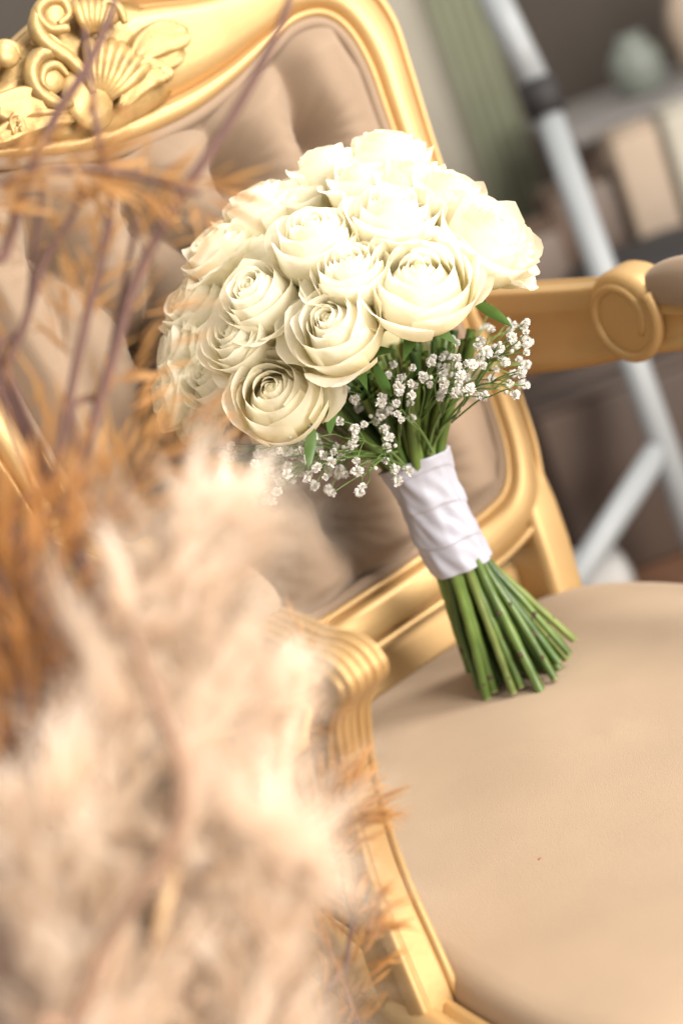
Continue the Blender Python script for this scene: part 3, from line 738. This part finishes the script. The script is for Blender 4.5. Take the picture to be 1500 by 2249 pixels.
def twig(pix, depth, r0, label, mt=M['brown_twig']):
    ctrl = [at(x, y, depth + (k * .0)) for k, (x, y) in enumerate(pix)]
    foot = to_floor(ctrl[-1]); b = MB(); low = ctrl[-1] + (ctrl[-1] - ctrl[-2]) * .5; 
    pth = catmull(ctrl + [.45 * foot + .55 * ctrl[-1], foot], 8)
    b.tube(pth, [r0 * (.6 + .4 * min(1, k / 20)) for k in range(len(pth))], 7)
    return tag(b.build('dried_twig', mt, base=tuple(W(foot))), label, 'twig', 'bare dried twigs beside the armchair')
twig([(650, -40), (600, 90), (490, 290), (390, 440), (305, 600), (255, 760), (205, 930), (150, 1100), (80, 1350)], .94, .0033, 'long purple-brown twig rising past the upper tufts toward the frame shoulder')
twig([(262, -30), (232, 60), (190, 150), (120, 260), (60, 400), (10, 560), (-30, 700)], .94, .0035, 'purple-brown twig crossing the carved crest beside its shell')
twig([(185, 60), (200, 180), (215, 300), (245, 420), (225, 560), (190, 700), (155, 860), (120, 1050), (60, 1300)], .94, .0026, 'purple-brown twig hanging straight below the crest cabochon')
twig([(190, 400), (150, 490), (100, 570), (50, 720), (-10, 860), (-60, 1000)], .94, .0024, 'short purple-brown twig in front of the outermost tuft buttons')
twig([(290, 1390), (345, 1540), (400, 1690), (385, 1830), (330, 1930), (270, 2010), (215, 2120), (165, 2260), (130, 2400)], 0.725, .0040, 'thick bowed tan-brown twig curving in front of the tall pampas plume', M['tan_twig'])

def spray(pix, depth, n_, size, spread, mt, label, seed, cat='dried foliage'):
    g_ = random.Random(seed); ctrl = [at(x, y, depth) for x, y in pix]; foot = to_floor(ctrl[-1]); base = tuple(W(foot))
    t_ = thing('dried_foliage_spray', base, label, cat, 'dried foliage beside the armchair')
    axis = catmull(ctrl, 10); b = MB(); b.tube(catmull(ctrl + [.5 * (foot + ctrl[-1]), foot], 8), .0018, 5); b.build('stalk', M['brown_twig'], t_)
    v = []; f = []; col = []; m = len(axis)
    for k in range(n_):
        i = min(m - 2, int(g_.random() * (m - 1))); up = axis[i] - axis[i + 1]; up /= np.linalg.norm(up)
        d = np.array([g_.gauss(0, 1), g_.gauss(0, 1), g_.gauss(0, 1)]); d -= up * (d @ up); d /= np.linalg.norm(d)
        p = axis[i] + d * spread * g_.random() ** .6 + up * g_.uniform(0, spread)
        dr = d * g_.uniform(.3, 1) + up * g_.uniform(.4, 1.2) + np.array([0, 0, g_.uniform(-.5, .2)]); dr /= np.linalg.norm(dr); x = np.cross(dr, CF) + .5 * np.array([g_.gauss(0, 1), g_.gauss(0, 1), g_.gauss(0, 1)]); x -= dr * (x @ dr); x /= np.linalg.norm(x)
        L_ = size * g_.uniform(.5, 1.3); wd = L_ * g_.uniform(.022, .055); o_ = len(v); nn_ = np.cross(x, dr)
        for q, wq in ((0, .15), (.3, 1), (.65, .8), (1, .05)): c = p + dr * L_ * q + nn_ * L_ * .18 * q * q; v += [c - x * wd * wq, c + x * wd * wq]; col += [q, q]
        for e in range(3): f.append((o_ + 2 * e, o_ + 2 * e + 1, o_ + 2 * e + 3, o_ + 2 * e + 2))
    b = MB(); b.add(v, f, 0, col); o = b.build('foliage', mt, t_); o['kind'] = 'stuff'
spray([(95, 390), (85, 480), (60, 700), (40, 1000)], .95, 110, .030, .045, M['amber'], 'sparse amber dried spray in front of the tufts below the carved crest', 1)
spray([(440, 425), (300, 385), (150, 372), (10, 400), (-120, 520)], .92, 90, .034, .010, M['amber'], 'thin amber dried frond arching below the crest carving', 9)
spray([(300, 480), (270, 640), (230, 850), (200, 1100)], .95, 110, .030, .042, M['amber'], 'airy amber dried spray between the two long purple-brown twigs', 2)
spray([(430, 985), (330, 1030), (260, 1120), (200, 1300)], .92, 150, .032, .02, M['amber'], 'amber dried spray reaching under the lowest roses', 3)
spray([(60, 1180), (90, 1260), (100, 1380), (110, 1600)], .82, 190, .035, .035, M['rust'], 'dense rust dried foliage beside the pampas, against the back frame', 4)
spray([(-10, 1250), (40, 1400), (60, 1600), (60, 1800)], .80, 200, .04, .035, M['rust'], 'darker rust dried foliage low beside the pampas', 5)
spray([(760, 1770), (720, 1810), (680, 1880), (640, 2050)], 1.08, 170, .03, .022, M['umber'], 'brown dried leaves poking out beside the middle of the curved arm post', 6)
spray([(700, 1470), (680, 1520), (660, 1600), (620, 1800)], 1.08, 90, .025, .02, M['umber'], 'brown dried leaves tucked under the reeded hand rest', 7)
spray([(790, 2010), (770, 2050), (760, 2120), (730, 2300)], 1.06, 120, .028, .02, M['umber'], 'brown dried leaves beside the foot of the arm post', 8)

# ---------------------------------------------------------------- far things in the room behind
def wpt(P): return np.array(P)
def pole_px(b, x0, y0, d0, x1, y1, d1, r=.022): b.tube([at(x0, y0, d0), at(x1, y1, d1)], r, 12)
DP = 2.75
st_base = at(1520, 1110, DP); st = thing('metal_stand', tuple(W((st_base[0], st_base[1], FZ))), 'white metal stand with crossing legs behind the armchair', 'stand')
lower = at(1455, 975, DP)
def ext_floor(P, Q):
    P, Q = np.array(P), np.array(Q); t = (FZ - P[2]) / (Q[2] - P[2]); return P + (Q - P) * t
p_top, p_mid = at(1060, -60, DP), at(1192, 215, DP)
b = MB(); b.tube([p_top, p_mid], .026, 12); b.build('upper_pole', M['white_metal'], st)
b = MB(); b.tube([p_mid, ext_floor(p_mid, lower + np.array([0, 0, 0]))], .024, 12); b.build('leg', M['white_metal'], st)
b = MB(); d_ = (lower - p_mid) / np.linalg.norm(lower - p_mid); b.tube([p_mid - d_ * .03, p_mid + d_ * .03], .031, 12); b.build('collar', M['black'], st)
q_ = at(1262, 1275, DP - .02); b = MB(); b.tube([lower, ext_floor(lower, q_)], .022, 12); b.build('leg', M['white_metal'], st)

def lbox(name, mt, px, py, depth, hx, hy, hz, label, cat, zfloor=True, rotd=0, mbev=.02):
    P = at(px, py, depth); c, s = math.cos(rotd), math.sin(rotd); ax = np.array([LAT * c + DEP * s, -LAT * s + DEP * c, UPZ])
    b = MB(); b.box((P[0], P[1], P[2]), (hx, hy, hz), ax=ax)
    return b, P
# sideboard with pale runner
def cabinet():
    P = at(1900, 130, 4.6); top = P[2] + .10; ax = AXC; t_ = thing('sideboard', tuple(W((P[0], P[1], FZ))), 'dark wood sideboard with grey cloth top behind the white stand', 'sideboard')
    h = (top - FZ) / 2; b = MB(); b.box((P[0], P[1], FZ + h), (.85, .25, h), ax=ax); b.build('carcass', M['dark_wood'], t_, bevel=.01)
    b = MB(); b.box((P[0], P[1], top + .018), (.90, .29, .018), ax=ax); b.build('cloth_top', M['runner'], t_, bevel=.006)
    for k in range(4):
        c = P + LAT * (-.62 + .41 * k) - DEP * .262; b = MB(); b.box((c[0], c[1], FZ + h), (.185, .012, h * .8), ax=ax); d = b.build('door', M['dark_wood'], t_, bevel=.006)
        b = MB(); b.box((c[0] - DEP[0] * .02 + LAT[0] * .14, c[1] - DEP[1] * .02 + LAT[1] * .14, FZ + h * 1.2), (.012, .012, .06), ax=ax); b.build('handle', M['tan_box'], d)
    return P, top + .036
SP, STOP = cabinet()
def jar(off, dep, r_, h, mt, name, label, cat):
    c = SP + LAT * off + DEP * dep; b = MB(); b.loft([[np.array([c[0] + q * r_ * math.cos(a), c[1] + q * r_ * math.sin(a), STOP + h * z]) for a in [2 * math.pi * k / 16 for k in range(16)]] for z, q in ((0, .7), (.08, .85), (.5, 1), (.75, .8), (.88, .5), (1, .55))])
    tag(b.build(name, mt, base=tuple(W((c[0], c[1], STOP)))), label, cat)
jar(-.62, -.02, .075, .16, M['green_glass'], 'jar', 'squat grey-green jar at the end of the sideboard', 'jar')
jar(-.44, .03, .06, .24, M['tan_box'], 'vase', 'slim tan vase on the sideboard between two jars', 'vase')
jar(-.28, -.03, .085, .19, M['beige'], 'pot', 'round beige pot on the sideboard beside the slim tan vase', 'pot')
jar(-.05, .02, .07, .27, M['dark_wood'], 'urn', 'dark brown urn on the sideboard top', 'urn')
jar(.18, -.04, .09, .20, M['tan_box'], 'crock', 'tan crock on the sideboard beside the brown urn', 'crock')
def bag(px, py, depth, hx, hy, hz, mt, name, label, cat):
    P = floor_px(px, py) if depth is None else at(px, py, depth)
    base = np.array([P[0], P[1], FZ]); b = MB(); rg = []
    for t, k in ((0, .92), (.05, 1), (.5, 1.02), (.85, .93), (.96, .8), (1, .5)):
        rg.append([base + np.array([0, 0, hz * t]) + LAT * q[0] + DEP * q[1] for q in [(p[0], p[1]) for p in rrect(0, 0, hx * k, hy * k, 0, .6)]])
    b.loft(rg); return tag(b.build(name, mt, base=tuple(W(base))), label, cat)
bag(1450, 640, 3.7, .22, .18, .36, M['black'], 'bag', 'black bag on the floor in front of the sideboard', 'bag')
bag(1250, 1010, 3.2, .16, .14, .10, M['red'], 'cushion', 'dull red-brown cushion lying on the dark floor', 'cushion')
bag(1255, 1150, 2.9, .07, .07, .08, M['grey_cloth'], 'tin', 'small grey tin on the floor beside the crossing white legs', 'tin')
bag(1130, 480, 3.9, .16, .14, .22, M['tan_box'], 'basket', 'tan basket on the floor below the sage curtain', 'basket')
def curtain(px0, px1, depth, mt, label):
    P0, P1 = at(px0[0], px0[1], depth), at(px1[0], px1[1], depth); v = []; f = []; nx = 40
    d = P1 - P0; d[2] = 0
    for i in range(nx + 1):
        t = i / nx; c = P0 + d * t + DEP * .012 * math.sin(t * 30)
        for z in (FZ + .03, FZ + .7, FZ + 1.5, FZ + 2.4): v.append((c[0], c[1], z))
    for i in range(nx):
        for j in range(3): f.append((4 * i + j, 4 * i + 4 + j, 4 * i + 5 + j, 4 * i + 1 + j))
    b = MB(); b.add(v, f); o = b.build('curtain', mt, base=tuple(W((P0[0], P0[1], FZ)))); o.modifiers.new('thick', 'SOLIDIFY').thickness = .004
    return tag(o, label, 'curtain')
curtain((820, 260), (1000, 190), 5.0, M['beige'], 'pale beige hanging curtain beside the frame shoulder')
curtain((1000, 190), (1110, 150), 4.95, M['sage'], 'sage green hanging curtain between the beige one and the white stand')

def carton(px, py, depth, hx, hy, mt, label):
    P = at(px, py, depth); hz = (P[2] - FZ) / 2; b = MB(); t_ = thing('carton', tuple(W((P[0], P[1], FZ))), label, 'carton', 'cartons standing round the sideboard')
    b.box((P[0], P[1], FZ + hz), (hx, hy, hz), ax=AXC); b.build('body', mt, t_, bevel=.008)
    for e in (-1, 1):
        c = P + DEP * e * hy * .51; b = MB(); b.box((c[0], c[1], P[2] + .004), (hx * .98, hy * .48, .003), ax=AXC); b.build('flap', mt, t_)
carton(1375, 285, 3.9, .055, .06, M['tan_box'], 'tall narrow tan carton in front of the sideboard')
carton(1480, 235, 4.0, .05, .06, M['beige'], 'tall narrow beige carton in front of the sideboard')
carton(1265, 400, 4.0, .10, .08, M['dark_wood'], 'dark brown carton beside the white stand')
carton(1120, 520, 3.8, .10, .09, M['dark_wood'], 'low brown carton below the sage curtain')
carton(1330, 820, 3.0, .16, .12, M['umber_box'], 'low dark brown carton behind the white stand legs')
